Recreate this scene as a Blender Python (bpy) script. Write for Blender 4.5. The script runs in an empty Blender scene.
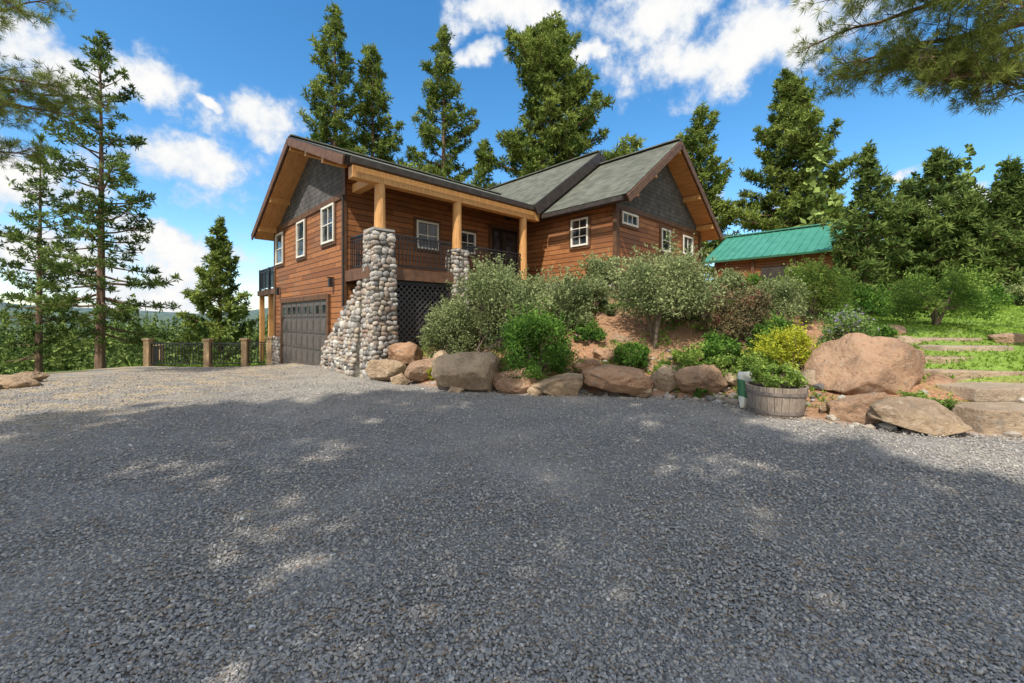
import bpy, math, random
import numpy as np
from mathutils import Vector, noise
R0=np.random.RandomState
scene=bpy.context.scene
# ------------------------------------------------------------------ helpers
def link(o): scene.collection.objects.link(o); return o
def newmat(name):
    m=bpy.data.materials.new(name); m.use_nodes=True
    nt=m.node_tree; nt.nodes.clear()
    out=nt.nodes.new('ShaderNodeOutputMaterial')
    return m,nt,out
class NT:
    def __init__(s,nt): s.nt=nt
    def n(s,t,**k):
        x=s.nt.nodes.new(t)
        for a,b in k.items(): setattr(x,a,b)
        return x
    def l(s,a,b): s.nt.links.new(a,b)
    def math(s,op,a,b=None,c=None,clamp=False):
        x=s.nt.nodes.new('ShaderNodeMath'); x.operation=op; x.use_clamp=clamp
        for i,v in enumerate((a,b,c)):
            if v is None: continue
            if isinstance(v,(int,float)): x.inputs[i].default_value=v
            else: s.l(v,x.inputs[i])
        return x.outputs[0]
    def vm(s,op,a,b=None):
        x=s.nt.nodes.new('ShaderNodeVectorMath'); x.operation=op
        for i,v in enumerate((a,b)):
            if v is None: continue
            if isinstance(v,(tuple,list)): x.inputs[i].default_value=v
            else: s.l(v,x.inputs[i])
        return x
    def mix(s,f,a,b,blend='MIX'):
        x=s.nt.nodes.new('ShaderNodeMix'); x.data_type='RGBA'; x.blend_type=blend
        for i,v in ((0,f),(6,a),(7,b)):
            if isinstance(v,(int,float)): x.inputs[i].default_value=v
            elif isinstance(v,(tuple,list)): x.inputs[i].default_value=(*v[:3],1)
            else: s.l(v,x.inputs[i])
        return x.outputs[2]
    def noise(s,vec,scale,detail=4,rough=.55,out=0):
        x=s.nt.nodes.new('ShaderNodeTexNoise'); x.inputs['Scale'].default_value=scale
        x.inputs['Detail'].default_value=detail; x.inputs['Roughness'].default_value=rough
        if vec is not None: s.l(vec,x.inputs['Vector'])
        return x.outputs[out]
    def ramp(s,f,stops):
        x=s.nt.nodes.new('ShaderNodeValToRGB'); e=x.color_ramp.elements
        while len(e)<len(stops): e.new(.5)
        for k,(p,c) in enumerate(stops):
            e[k].position=p
            e[k].color=(c,c,c,1) if isinstance(c,(int,float)) else (*c,1)
        s.l(f,x.inputs[0]); return x.outputs[0]
    def ss(s,v,a,b):
        x=s.nt.nodes.new('ShaderNodeMapRange'); x.interpolation_type='SMOOTHSTEP'
        s.l(v,x.inputs[0]); x.inputs[1].default_value=a; x.inputs[2].default_value=b
        return x.outputs[0]
    def obj(s): return s.nt.nodes.new('ShaderNodeTexCoord').outputs['Object']
    def attr(s,nm): 
        x=s.nt.nodes.new('ShaderNodeAttribute'); x.attribute_name=nm; return x.outputs['Fac']
    def bump(s,h,strength=.5,dist=.02):
        x=s.nt.nodes.new('ShaderNodeBump'); x.inputs['Strength'].default_value=strength
        x.inputs['Distance'].default_value=dist; s.l(h,x.inputs['Height']); return x.outputs[0]
    def pbsdf(s,out,col,rough=.8,normal=None,metal=0,spec=.3):
        p=s.nt.nodes.new('ShaderNodeBsdfPrincipled')
        if isinstance(col,(tuple,list)): p.inputs['Base Color'].default_value=(*col[:3],1)
        else: s.l(col,p.inputs['Base Color'])
        if isinstance(rough,(int,float)): p.inputs['Roughness'].default_value=rough
        else: s.l(rough,p.inputs['Roughness'])
        p.inputs['Metallic'].default_value=metal
        p.inputs['Specular IOR Level'].default_value=spec
        if normal is not None: s.l(normal,p.inputs['Normal'])
        s.l(p.outputs[0],out.inputs[0]); return p
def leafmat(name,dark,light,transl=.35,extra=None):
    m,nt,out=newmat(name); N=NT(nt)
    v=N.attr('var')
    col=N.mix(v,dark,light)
    if extra: col=N.mix(N.math('GREATER_THAN',v,extra[0]),col,extra[1])
    d=N.n('ShaderNodeBsdfDiffuse'); N.l(col,d.inputs[0])
    if transl<=0: N.l(d.outputs[0],out.inputs[0]); return m
    t=N.n('ShaderNodeBsdfTranslucent'); N.l(col,t.inputs[0])
    mx=N.n('ShaderNodeMixShader'); mx.inputs[0].default_value=transl
    N.l(d.outputs[0],mx.inputs[1]); N.l(t.outputs[0],mx.inputs[2]); N.l(mx.outputs[0],out.inputs[0])
    return m
def simple(name,c1,c2,scale=8,rough=.7,bump=.3,stretch=None,metal=0,spec=.3,dist=.01):
    m,nt,out=newmat(name); N=NT(nt); o=N.obj()
    if stretch: o=N.vm('MULTIPLY',o,stretch).outputs[0]
    f=N.noise(o,scale,4,.6)
    col=N.mix(N.ss(f,.3,.7),c1,c2)
    N.pbsdf(out,col,rough,N.bump(f,bump,dist) if bump else None,metal,spec); return m

def fastmesh(name,V,T,mats,mi=None,var=None,smooth=False,Q=None):
    V=np.asarray(V,np.float32).reshape(-1,3); T=np.asarray(T,np.int32).reshape(-1,3)
    nt_=len(T); nq=0 if Q is None else len(Q)
    me=bpy.data.meshes.new(name); me.vertices.add(len(V)); me.vertices.foreach_set('co',V.ravel())
    li=T.ravel()
    if nq: li=np.concatenate([li,np.asarray(Q,np.int32).ravel()])
    me.loops.add(len(li)); me.loops.foreach_set('vertex_index',li)
    me.polygons.add(nt_+nq)
    st=np.arange(nt_)*3
    if nq: st=np.concatenate([st,nt_*3+np.arange(nq)*4])
    me.polygons.foreach_set('loop_start',st.astype(np.int32))
    if mi is not None: me.polygons.foreach_set('material_index',np.asarray(mi,np.int32))
    for m in mats: me.materials.append(m)
    if var is not None:
        a=me.attributes.new('var','FLOAT','POINT'); a.data.foreach_set('value',np.asarray(var,np.float32))
    me.polygons.foreach_set('use_smooth',np.full(nt_+nq,smooth))
    me.update(calc_edges=True); me.validate()
    return me
class MB:
    def __init__(s): s.v=[];s.f=[];s.m=[];s.mats=[]
    def mi(s,m):
        if m not in s.mats: s.mats.append(m)
        return s.mats.index(m)
    def poly(s,pts,mat):
        k=len(s.v); s.v+= [tuple(p) for p in pts]; s.f.append(tuple(range(k,k+len(pts)))); s.m.append(s.mi(mat))
    def box(s,x0,x1,y0,y1,z0,z1,mat):
        s.hexa([(x0,y0,z0),(x1,y0,z0),(x1,y1,z0),(x0,y1,z0)],[(x0,y0,z1),(x1,y0,z1),(x1,y1,z1),(x0,y1,z1)],mat)
    def hexa(s,b,t,mat,mtop=None,mbot=None):
        k=len(s.v); s.v+=[tuple(p) for p in b]+[tuple(p) for p in t]; n=len(b)
        s.f.append(tuple(k+i for i in range(n))[::-1]); s.m.append(s.mi(mbot or mat))
        s.f.append(tuple(k+n+i for i in range(n))); s.m.append(s.mi(mtop or mat))
        for i in range(n):
            j=(i+1)%n; s.f.append((k+i,k+j,k+n+j,k+n+i)); s.m.append(s.mi(mat))
    def beam(s,p0,p1,w,h,mat,up=(0,0,1)):
        p0=Vector(p0);p1=Vector(p1);d=(p1-p0).normalized(); u=Vector(up)
        if abs(d.dot(u))>.99: u=Vector((1,0,0))
        sd=d.cross(u).normalized()*w/2; u2=sd.cross(d).normalized()*h/2
        q=lambda p:[p-sd-u2,p+sd-u2,p+sd+u2,p-sd+u2]
        s.hexa(q(p0),q(p1),mat)
    def tube(s,p0,p1,r0,r1,n,mat):
        p0=Vector(p0);p1=Vector(p1);d=(p1-p0).normalized(); a=d.orthogonal().normalized(); b=d.cross(a)
        ring=lambda p,r:[p+(a*math.cos(2*math.pi*i/n)+b*math.sin(2*math.pi*i/n))*r for i in range(n)]
        s.hexa(ring(p0,r0),ring(p1,r1),mat)
    def obj(s,name,parent=None,bevel=0,smooth=False):
        me=bpy.data.meshes.new(name); me.from_pydata(s.v,[],s.f)
        for m in s.mats: me.materials.append(m)
        me.polygons.foreach_set('material_index',s.m); 
        if smooth: me.polygons.foreach_set('use_smooth',[True]*len(s.f))
        me.update()
        o=link(bpy.data.objects.new(name,me))
        if parent: o.parent=parent
        if bevel:
            b=o.modifiers.new('b','BEVEL'); b.width=bevel; b.segments=2; b.limit_method='ANGLE'
        return o
def empty(name,loc=(0,0,0),rz=0):
    e=bpy.data.objects.new(name,None); e.location=loc; e.rotation_euler=(0,0,rz); return link(e)

# ------------------------------------------------------------------ camera
F=420.0; CH=1.5; HY=320.0
cam=bpy.data.cameras.new('camera'); co=link(bpy.data.objects.new('camera',cam))
co.location=(0,0,CH); co.rotation_euler=(math.radians(90),0,0)
cam.sensor_width=36; cam.lens=F/1024*36; cam.shift_y=-(341.5-HY)/1024; cam.clip_start=.05; cam.clip_end=6000
scene.camera=co

# ------------------------------------------------------------------ sun + sky
EL=math.radians(52); az=Vector((-.42,-.907)).normalized()
sunv=Vector((az.x*math.cos(EL),az.y*math.cos(EL),math.sin(EL)))
sl=bpy.data.lights.new('sun','SUN'); sl.energy=5.0; sl.angle=math.radians(.5); sl.color=(1,.94,.84)
so=link(bpy.data.objects.new('sun',sl)); so.rotation_euler=sunv.to_track_quat('Z','Y').to_euler(); so.location=(-10,-20,30)
w=bpy.data.worlds.new('World'); scene.world=w; w.use_nodes=True; nt=w.node_tree; nt.nodes.clear(); N=NT(nt)
try: w.cycles.sampling_method='NONE'
except Exception as e: print(e)
out=N.n('ShaderNodeOutputWorld')
sky=N.n('ShaderNodeTexSky'); sky.sky_type='NISHITA'; sky.sun_disc=False; sky.sun_elevation=EL
sky.sun_rotation=math.atan2(az.x,az.y)%(2*math.pi); sky.air_density=1.0; sky.dust_density=.4; sky.ozone_density=2.4
hs=N.n('ShaderNodeHueSaturation'); hs.inputs['Hue'].default_value=.495; hs.inputs['Saturation'].default_value=1.3; hs.inputs['Value'].default_value=1.55
N.l(sky.outputs[0],hs.inputs['Color'])
d=N.n('ShaderNodeTexCoord').outputs['Generated']
warp=N.vm('SCALE',N.vm('SUBTRACT',N.noise(d,5,4,.65,1),(.5,.5,.5)).outputs[0]); warp.inputs['Scale'].default_value=.18
dw=N.vm('ADD',d,warp.outputs[0]).outputs[0]
blobs=[(515,8,56,24),(482,60,26,11),(588,58,22,10),(650,12,50,36),(745,50,96,36),(700,66,50,22),(150,72,34,26),(188,168,46,34),(262,124,42,24),(208,100,13,6),
 (60,62,50,30),(172,250,54,20),(165,298,64,32),(20,175,50,36),(40,262,70,30),(722,206,36,12),(905,172,20,8),(960,215,50,20)]
acc=None
for (bx,by,rx,ry) in blobs:
    c=Vector(((bx-512)/F,1,(HY-by)/F)); k=c.length; c.normalize()
    sx=F*k/rx; sz=F*k/ry*.95
    v=N.vm('MULTIPLY',N.vm('SUBTRACT',dw,tuple(c)).outputs[0],(sx*.8,sx*.8,sz))
    ln=N.vm('LENGTH',v.outputs[0]).outputs['Value']
    q=N.math('SUBTRACT',1.0,ln)
    acc=q if acc is None else N.math('MAXIMUM',acc,q)
fn=N.noise(d,15,7,.66)
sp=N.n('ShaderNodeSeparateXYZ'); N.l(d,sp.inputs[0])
back_fill=N.math('SUBTRACT',.75,N.math('MULTIPLY',N.ss(sp.outputs[1],-.25,.25),3.0))  # unseen cloud cover behind the camera, added to neutralise the blue ambient light
acc=N.math('MAXIMUM',acc,back_fill)
dens=N.math('ADD',acc,N.math('MULTIPLY',N.math('SUBTRACT',fn,.5),2.2))
mask=N.ss(dens,-.22,.55)
shade=N.ss(N.math('ADD',N.math('MULTIPLY',dens,.7),N.math('MULTIPLY',fn,.6)),.15,.95)
ccol=N.mix(shade,(.66,.75,.88),(1.0,.995,.98))
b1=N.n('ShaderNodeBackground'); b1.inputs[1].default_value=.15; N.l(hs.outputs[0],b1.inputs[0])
b2=N.n('ShaderNodeBackground'); N.l(ccol,b2.inputs[0])
dt=N.vm('DOT_PRODUCT',d,tuple(sunv)).outputs['Value']
N.l(N.math('ADD',1.0,N.math('MULTIPLY',N.ss(dt,.2,1.0),.6)),b2.inputs[1])
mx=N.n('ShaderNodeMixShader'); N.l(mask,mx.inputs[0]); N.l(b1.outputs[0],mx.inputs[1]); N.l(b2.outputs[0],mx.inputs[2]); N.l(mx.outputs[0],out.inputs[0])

# ------------------------------------------------------------------ materials
M={}
def siding():
    m,nt,out=newmat('wood_siding'); N=NT(nt); o=N.obj()
    sp=N.n('ShaderNodeSeparateXYZ'); N.l(o,sp.inputs[0])
    zz=N.math('DIVIDE',sp.outputs[2],.17); fl=N.math('FLOOR',zz); fr=N.math('FRACT',zz)
    along=N.math('ADD',sp.outputs[0],sp.outputs[1])
    seg=N.math('FLOOR',N.math('ADD',N.math('DIVIDE',along,2.3),N.math('MULTIPLY',fl,.37)))
    cb=N.n('ShaderNodeCombineXYZ'); N.l(fl,cb.inputs[0]); N.l(seg,cb.inputs[1])
    wn=N.n('ShaderNodeTexWhiteNoise'); wn.noise_dimensions='3D'; N.l(cb.outputs[0],wn.inputs[0])
    grain=N.noise(N.vm('MULTIPLY',o,(3,3,40)).outputs[0],1.5,4,.6)
    big=N.noise(o,.7,3)
    c=N.mix(wn.outputs[0],(.20,.075,.027),(.44,.185,.066))
    c=N.mix(N.ss(grain,.35,.75),c,(.18,.070,.028))
    c=N.mix(N.math('MULTIPLY',N.ss(big,.45,.7),.4),c,(.19,.11,.065))
    line=N.math('LESS_THAN',fr,.13)
    c=N.mix(N.math('MULTIPLY',line,.85),c,(.025,.012,.007))
    h=N.math('ADD',N.math('MULTIPLY',N.math('SUBTRACT',1.0,fr),.9),N.math('MULTIPLY',grain,.1))
    N.pbsdf(out,c,.62,N.bump(h,.8,.03),0,.25); return m
M['siding']=siding()
def shingle(name,c1,c2,c3,h=.14,wd=.25):
    m,nt,out=newmat(name); N=NT(nt); o=N.obj()
    sp=N.n('ShaderNodeSeparateXYZ'); N.l(o,sp.inputs[0])
    br=N.math('DIVIDE',sp.outputs[2],h); fl=N.math('FLOOR',br); fr=N.math('FRACT',br)
    al=N.math('ADD',N.math('DIVIDE',N.math('ADD',sp.outputs[0],sp.outputs[1]),wd),N.math('MULTIPLY',fl,.413))
    fa=N.math('FLOOR',al); cb=N.n('ShaderNodeCombineXYZ'); N.l(fl,cb.inputs[0]); N.l(fa,cb.inputs[1])
    wn=N.n('ShaderNodeTexWhiteNoise'); N.l(cb.outputs[0],wn.inputs[0])
    c=N.mix(wn.outputs[0],c1,c2); c=N.mix(N.math('MULTIPLY',N.math('LESS_THAN',fr,.14),.6),c,c3)
    c=N.mix(N.math('MULTIPLY',N.math('LESS_THAN',N.math('FRACT',al),.06),.5),c,c3)
    c=N.mix(N.math('MULTIPLY',N.ss(N.noise(o,1.1,3),.4,.7),.35),c,c3)
    N.pbsdf(out,c,.9,N.bump(N.math('SUBTRACT',1.0,fr),.6,.02),0,.15); return m
M['roof']=shingle('asphalt_shingles',(.095,.10,.08),(.18,.185,.145),(.065,.068,.055),.075,.2)
M['gable']=shingle('gable_shingles',(.085,.08,.078),(.14,.13,.125),(.03,.03,.03),.15,.16)
M['fascia']=simple('dark_fascia',(.035,.028,.024),(.06,.048,.04),6,.5,.2)
M['rake']=simple('rake_wood',(.10,.052,.030),(.17,.088,.048),5,.6,.2,(1,1,1))
M['soffit']=simple('soffit_wood',(.38,.18,.065),(.54,.28,.11),3,.55,.2,(6,.6,1))
M['timber']=simple('timber',(.50,.24,.08),(.66,.37,.145),5,.5,.25,(6,6,.7))
M['trim']=simple('brown_trim',(.09,.045,.023),(.15,.075,.038),6,.6,.2)
M['white']=simple('window_frame',(.70,.67,.58),(.78,.75,.67),6,.45,.05)
M['black']=simple('black_metal',(.012,.012,.013),(.022,.022,.024),10,.4,.05,spec=.5)
M['lattice']=simple('lattice_paint',(.055,.055,.06),(.085,.085,.09),10,.5,.05,spec=.4)
M['door']=simple('garage_door_paint',(.095,.082,.072),(.12,.105,.092),5,.5,.08)
M['concrete']=simple('concrete',(.30,.29,.27),(.40,.39,.36),5,.85,.3)
def glassm():
    m,nt,out=newmat('window_glass'); N=NT(nt)
    f=N.noise(N.obj(),1.8,3)
    c=N.mix(N.ss(f,.4,.62),(.015,.018,.022),(.09,.10,.11))
    N.pbsdf(out,c,.04,N.bump(N.noise(N.obj(),1.2,1),.15,.03),0,.5); return m
M['glass']=glassm()
M['bark']=simple('pine_bark',(.10,.06,.042),(.25,.16,.11),7,.9,.9,(1,1,.35),dist=.04)
M['bark2']=simple('shrub_bark',(.12,.09,.065),(.24,.19,.14),9,.9,.5)
M['needle']=leafmat('pine_needles',(.035,.075,.016),(.30,.36,.085),.3)
M['needle2']=leafmat('pine_needles_dark',(.028,.060,.018),(.21,.28,.075),.28)
M['needleS']=leafmat('shade_pine_needles',(.045,.085,.022),(.24,.31,.09),0)
M['needleN']=leafmat('near_needles',(.05,.09,.020),(.36,.41,.11),.3)
M['leafA']=leafmat('sage_leaves',(.095,.135,.05),(.42,.47,.22),.3)
M['leafB']=leafmat('green_leaves',(.03,.09,.018),(.20,.35,.065),.35)
M['leafC']=leafmat('bright_leaves',(.075,.16,.03),(.37,.49,.11),.35)
M['leafY']=leafmat('yellow_leaves',(.22,.28,.03),(.66,.64,.07),.3)
M['leafR']=leafmat('reddish_leaves',(.09,.085,.045),(.34,.27,.14),.3,(.9,(.32,.07,.08)))
M['leafP']=leafmat('flower_leaves',(.08,.17,.04),(.33,.44,.14),.35,(.9,(.40,.32,.56)))
M['grass']=leafmat('grass_blades',(.11,.20,.028),(.33,.45,.08),.3)
def rockmat(name,a,b,c,sc=1.0):
    m,nt,out=newmat(name); N=NT(nt)
    pos=N.n('ShaderNodeNewGeometry').outputs['Position']
    n1=N.noise(pos,1.6*sc,4,.6); n2=N.noise(pos,12*sc,6,.72)
    col=N.mix(N.ss(n1,.38,.62),a,b); col=N.mix(N.ss(n2,.5,.72),col,c); col=N.mix(N.ss(n2,.46,.28),col,(a[0]*.45,a[1]*.42,a[2]*.4))
    rnd=N.n('ShaderNodeObjectInfo').outputs['Random']
    col=N.mix(N.math('MULTIPLY',rnd,.35),col,c)
    lich=N.ss(N.noise(pos,4.5,5,.7),.58,.66); col=N.mix(N.math('MULTIPLY',lich,.45),col,(.17,.16,.13))
    N.pbsdf(out,col,.9,N.bump(n2,1.0,.09),0,.2); return m
M['rock']=rockmat('boulder_rock',(.29,.20,.125),(.52,.37,.23),(.52,.42,.31))
M['rockR']=rockmat('red_boulder_rock',(.30,.17,.10),(.52,.31,.185),(.48,.36,.26))
M['slab']=rockmat('sandstone_slab',(.40,.28,.18),(.58,.44,.29),(.48,.41,.33))
def stonemat():
    m,nt,out=newmat('river_stone'); N=NT(nt); v=N.attr('var'); o=N.obj()
    c=N.ramp(v,[(0,(.09,.085,.08)),(.2,(.26,.25,.23)),(.4,(.42,.34,.25)),(.58,(.46,.44,.40)),(.75,(.24,.16,.11)),(.88,(.38,.36,.33)),(1,(.62,.59,.53))])
    n=N.noise(o,18,3,.6); c=N.mix(N.math('MULTIPLY',N.ss(n,.4,.7),.35),c,(.15,.13,.12))
    N.pbsdf(out,c,.7,None,0,.3); return m
M['stone']=stonemat()
M['mortar']=simple('mortar',(.18,.165,.14),(.28,.26,.23),12,.95,.5)

# ------------------------------------------------------------------ terrain
EDGE=[(-3.3,10.95),(-2.6,10.3),(-1.7,9.55),(-.9,9.1),(.4,8.75),(1.8,8.65),(3.0,8.45),(3.9,7.9),(4.0,7.2),(4.6,6.25),(5.4,5.75),(6.6,5.35),(9,4.9),(14,4.2),(40,2)]
CP=[(x,y,0) for x,y in EDGE[:-1]]
CP+=[(-2.3,11.6,.55),(-1.1,11.6,1.15),(-.2,12.6,1.65),(1,13.4,2.1),(2.4,12.6,2.3),(3.6,13.0,2.45),(5.5,15.0,2.65),(8.2,17.8,2.75),(11,24,2.6),(0,17,2.4),(5,20,2.5),
 (6,9,.85),(5.2,7.4,.4),(8,10,1.0),(7,7,.5),(9,7.5,.72),(12,10,1.1),(12,15,1.6),(15,25,2.5),(25,25,2.7),(25,12,1.5),(20,6,.8),(6,12,1.95),(4,10.5,1.35),(2,10.4,1.15),(0,10.5,.9),(-1.4,10.6,.55),
 (-5,11.5,0),(-7,13.8,-.08),(-10,16.8,-.32),(-15,17,-.38),(-12,14,-.2),(-12,10,-.05),(-8,10,0),(-18,12,-.3),(-12,20,-.8),(-16,24,-2),(-25,18,-1.6),(-26,8,-.5),
 (0,0,0),(-5,5,0),(-5,0,0),(5,0,0),(5,3,0),(0,5,0),(-10,0,0),(-10,-10,0),(10,-10,0),(10,0,0),(0,-12,0),(25,-10,.3),(-25,-10,0),(20,40,3),(40,40,3.3),(40,20,2.5),(0,34,-1),(-20,40,-5),(-40,30,-5),(-45,5,-2),(5,30,1.2)]
CP=np.array(CP,float)
def phi(r2): return np.sqrt(r2+.6**2)
P=CP[:,:2]; A=phi(((P[:,None]-P[None])**2).sum(-1))
n=len(P); K=np.zeros((n+3,n+3)); K[:n,:n]=A+np.eye(n)*.02; K[:n,n]=1;K[:n,n+1:]=P;K[n,:n]=1;K[n+1:,:n]=P.T
WT=np.linalg.solve(K,np.concatenate([CP[:,2],[0,0,0]]))
EP=np.array(EDGE)
def sdist(X,Y):
    best=np.full(X.shape,1e9)
    for i in range(len(EP)-1):
        a=EP[i];b=EP[i+1];dx,dy=b-a; t=np.clip(((X-a[0])*dx+(Y-a[1])*dy)/(dx*dx+dy*dy),0,1)
        dd=np.hypot(X-a[0]-t*dx,Y-a[1]-t*dy); best=np.minimum(best,dd)
    yl=np.interp(X,EP[:,0]+np.arange(len(EP))*1e-6,EP[:,1])
    ins=(Y>yl)&(X>-3.3)
    return np.where(ins,best,-best)
def sm(v,a,b):
    t=np.clip((v-a)/(b-a),0,1); return t*t*(3-2*t)
def hgt(X,Y):
    X=np.asarray(X,float);Y=np.asarray(Y,float); sh=X.shape; x=X.ravel();y=Y.ravel()
    near=np.empty_like(x)
    for s in range(0,len(x),20000):
        xs=np.clip(x[s:s+20000],-50,50);ys=np.clip(y[s:s+20000],-25,50)
        near[s:s+20000]=phi((xs[:,None]-P[:,0])**2+(ys[:,None]-P[:,1])**2)@WT[:n]+WT[n]+WT[n+1]*xs+WT[n+2]*ys
    sd=sdist(x,y)
    near=np.where((sd<0)&(y<11)&(x>-9), near*(1-sm(-sd,0,.5)), near)
    r=np.hypot(x,y)
    ang=np.arctan2(x,y)
    left=sm(-ang,-.25,.35)
    far=left*(-10)+(1-left)*3.5
    hills=sm(r,230,900)*(36+12*np.sin(ang*5+1)+9*np.sin(ang*11+.5)+6*np.sin(ang*23))
    far=far+hills
    t=sm(r,38,85)
    z=near*(1-t)+far*t
    return z.reshape(sh)
def H1(x,y): return float(hgt(np.array([x]),np.array([y]))[0])
def axis(a,b,step,ends,g=1.13):
    c=list(np.arange(a,b+1e-6,step)); s=step;p=b
    r=[];
    while p<ends[1]: s*=g;p+=s;r.append(p)
    s=step;p=a;l=[]
    while p>ends[0]: s*=g;p-=s;l.append(p)
    return np.array(l[::-1]+c+r)
xs=axis(-17,18,.14,(-1500,1500)); ys=axis(-4,22,.14,(-300,2500))
GX,GY=np.meshgrid(xs,ys); GZ=hgt(GX,GY); sd=sdist(GX,GY)
rng=R0(3)
nz=np.array([noise.noise(Vector((x*1.3,y*1.3,0))) for x,y in zip(GX.ravel(),GY.ravel())]).reshape(GX.shape)
nz2=np.array([noise.noise(Vector((x*5,y*5,3))) for x,y in zip(GX.ravel(),GY.ravel())]).reshape(GX.shape)
gard=sm(sd+nz*.12,-.08,.1)
GZ=GZ+gard*(nz*.07+nz2*.03)*(np.hypot(GX,GY)<60)+(1-gard)*nz*.012
outl=np.maximum.reduce([sm(GY-(17.4+nz*.3),0,.5)*(GX<-8), sm(-(GX+13.2+.25*(GY-10))+nz*.8,0,.8)*(GY>3), sm(np.hypot(GX,GY),40,55)])
lawn=sm(GX-(.38*GY+4.1)+nz*.5,0,.6)*sm(sd,.9,1.3)*sm(GY,6.4,7)
gravel=(1-gard)*(1-outl)
V=np.stack([GX,GY,GZ],-1).reshape(-1,3); ny,nx=GX.shape
idx=np.arange(ny*nx).reshape(ny,nx)
Q=np.stack([idx[:-1,:-1],idx[:-1,1:],idx[1:,1:],idx[1:,:-1]],-1).reshape(-1,4)
def groundmat():
    m,nt,out=newmat('ground'); N=NT(nt); g=N.n('ShaderNodeNewGeometry'); pos=g.outputs['Position']
    aG=N.attr('gravel'); aL=N.attr('lawn'); aF=N.attr('forest')
    p2=N.vm('MULTIPLY',pos,(1,1,.3)).outputs[0]
    v=N.n('ShaderNodeTexVoronoi'); v.inputs['Scale'].default_value=48; N.l(p2,v.inputs['Vector'])
    spc=N.n('ShaderNodeSeparateColor'); N.l(v.outputs['Color'],spc.inputs[0])
    stone=N.ramp(spc.outputs[0],[(0,(.21,.198,.183)),(.35,(.30,.283,.262)),(.7,(.39,.367,.335)),(.9,(.45,.41,.35)),(1,(.56,.535,.495))])
    dk=N.ss(v.outputs['Distance'],.25,.62)
    stone=N.mix(N.math('MULTIPLY',dk,.65),stone,(.09,.084,.076))
    dust=N.noise(pos,.35,4,.6); stone=N.mix(N.math('MULTIPLY',N.ss(dust,.42,.66),.40),stone,(.48,.42,.335))
    sp=N.n('ShaderNodeSeparateXYZ'); N.l(pos,sp.inputs[0])
    lz=N.math('MULTIPLY',N.ss(sp.outputs[0],-4.5,-8.),N.ss(N.noise(N.vm('MULTIPLY',pos,(1,2,1)).outputs[0],1.2,4,.7),.42,.58))
    stone=N.mix(N.math('MULTIPLY',lz,.6),stone,(.52,.38,.20))
    mu=N.noise(pos,22,4,.75)
    mulch=N.ramp(mu,[(.3,(.12,.065,.035)),(.5,(.38,.20,.11)),(.7,(.56,.35,.22))])
    mulch=N.mix(N.math('MULTIPLY',N.ss(dust,.45,.6),.4),mulch,(.26,.19,.11))
    lawnc=N.mix(N.ss(mu,.3,.7),(.13,.23,.03),(.31,.42,.08)); lawnc=N.mix(N.math('MULTIPLY',N.ss(dust,.5,.75),.4),lawnc,(.38,.40,.13))
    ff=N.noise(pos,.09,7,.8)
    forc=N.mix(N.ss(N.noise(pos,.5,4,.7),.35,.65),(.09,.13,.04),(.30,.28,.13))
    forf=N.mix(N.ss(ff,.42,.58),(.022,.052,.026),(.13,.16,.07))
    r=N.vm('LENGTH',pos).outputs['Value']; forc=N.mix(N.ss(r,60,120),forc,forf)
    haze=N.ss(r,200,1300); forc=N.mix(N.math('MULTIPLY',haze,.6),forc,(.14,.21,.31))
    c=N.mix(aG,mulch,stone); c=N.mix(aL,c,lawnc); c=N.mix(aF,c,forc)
    hg=N.math('SUBTRACT',1.2,N.math('MULTIPLY',v.outputs['Distance'],1.0))
    h=N.n('ShaderNodeMix'); N.l(aG,h.inputs[0]); N.l(N.math('MULTIPLY',mu,2.5),h.inputs[2]); N.l(hg,h.inputs[3])
    N.pbsdf(out,c,.9,N.bump(h.outputs[0],.9,.016),0,.2); return m
me=fastmesh('ground',V,np.zeros((0,3)),[groundmat()],Q=Q,smooth=True)
for nm,ar in (('gravel',gravel),('lawn',lawn),('forest',outl*(1-gravel))):
    a=me.attributes.new(nm,'FLOAT','POINT'); a.data.foreach_set('value',ar.ravel().astype(np.float32))
link(bpy.data.objects.new('ground',me))

def ico(sub):
    import bmesh
    bm=bmesh.new(); bmesh.ops.create_icosphere(bm,subdivisions=sub,radius=1)
    v=np.array([x.co[:] for x in bm.verts]); bm.verts.index_update(); f=np.array([[q.index for q in p.verts] for p in bm.faces]); bm.free(); return v,f
ICO1,ICF1=ico(1); ICO2,ICF2=ico(2); ICO5,ICF5=ico(5)
rng=R0(11)
NP=140000
u=rng.rand(NP); Yp=1.45*(16.5/1.45)**(u**1.2); Xp=(rng.rand(NP)*2-1)*(Yp*1.27+.15)
ok=(sdist(Xp,Yp)<.05)&((Xp<-3.4)|(Yp<11))&(Xp>-12.5)&~((Yp>11)&(Xp>-4.9-.96*(Yp-12.1)))
Xp=Xp[ok];Yp=Yp[ok]; n_=len(Xp)
s=rng.uniform(.0035,.0092,n_)*(1+.08*np.minimum(Yp,9)); s[rng.rand(n_)<.015]*=1.7
sc=np.stack([s*rng.uniform(.8,1.4,n_),s*rng.uniform(.7,1.1,n_),s*rng.uniform(.5,.85,n_)],-1)
th=rng.rand(n_)*6.28; jit=1+rng.uniform(-.28,.28,(n_,len(ICO1)))
VV=ICO1[None]*jit[...,None]*sc[:,None]
tl=rng.uniform(-.5,.5,n_)[:,None]; VV[...,2]+=VV[...,0]*tl
cx=np.cos(th)[:,None];sx=np.sin(th)[:,None]
VX=VV[...,0]*cx-VV[...,1]*sx+Xp[:,None]; VY=VV[...,0]*sx+VV[...,1]*cx+Yp[:,None]; VZ=VV[...,2]+(s*.35+.004+np.where(Yp>8,hgt(Xp,Yp),0))[:,None]
FF=(ICF1[None]+(np.arange(n_)*len(ICO1))[:,None,None]).reshape(-1,3)
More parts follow.
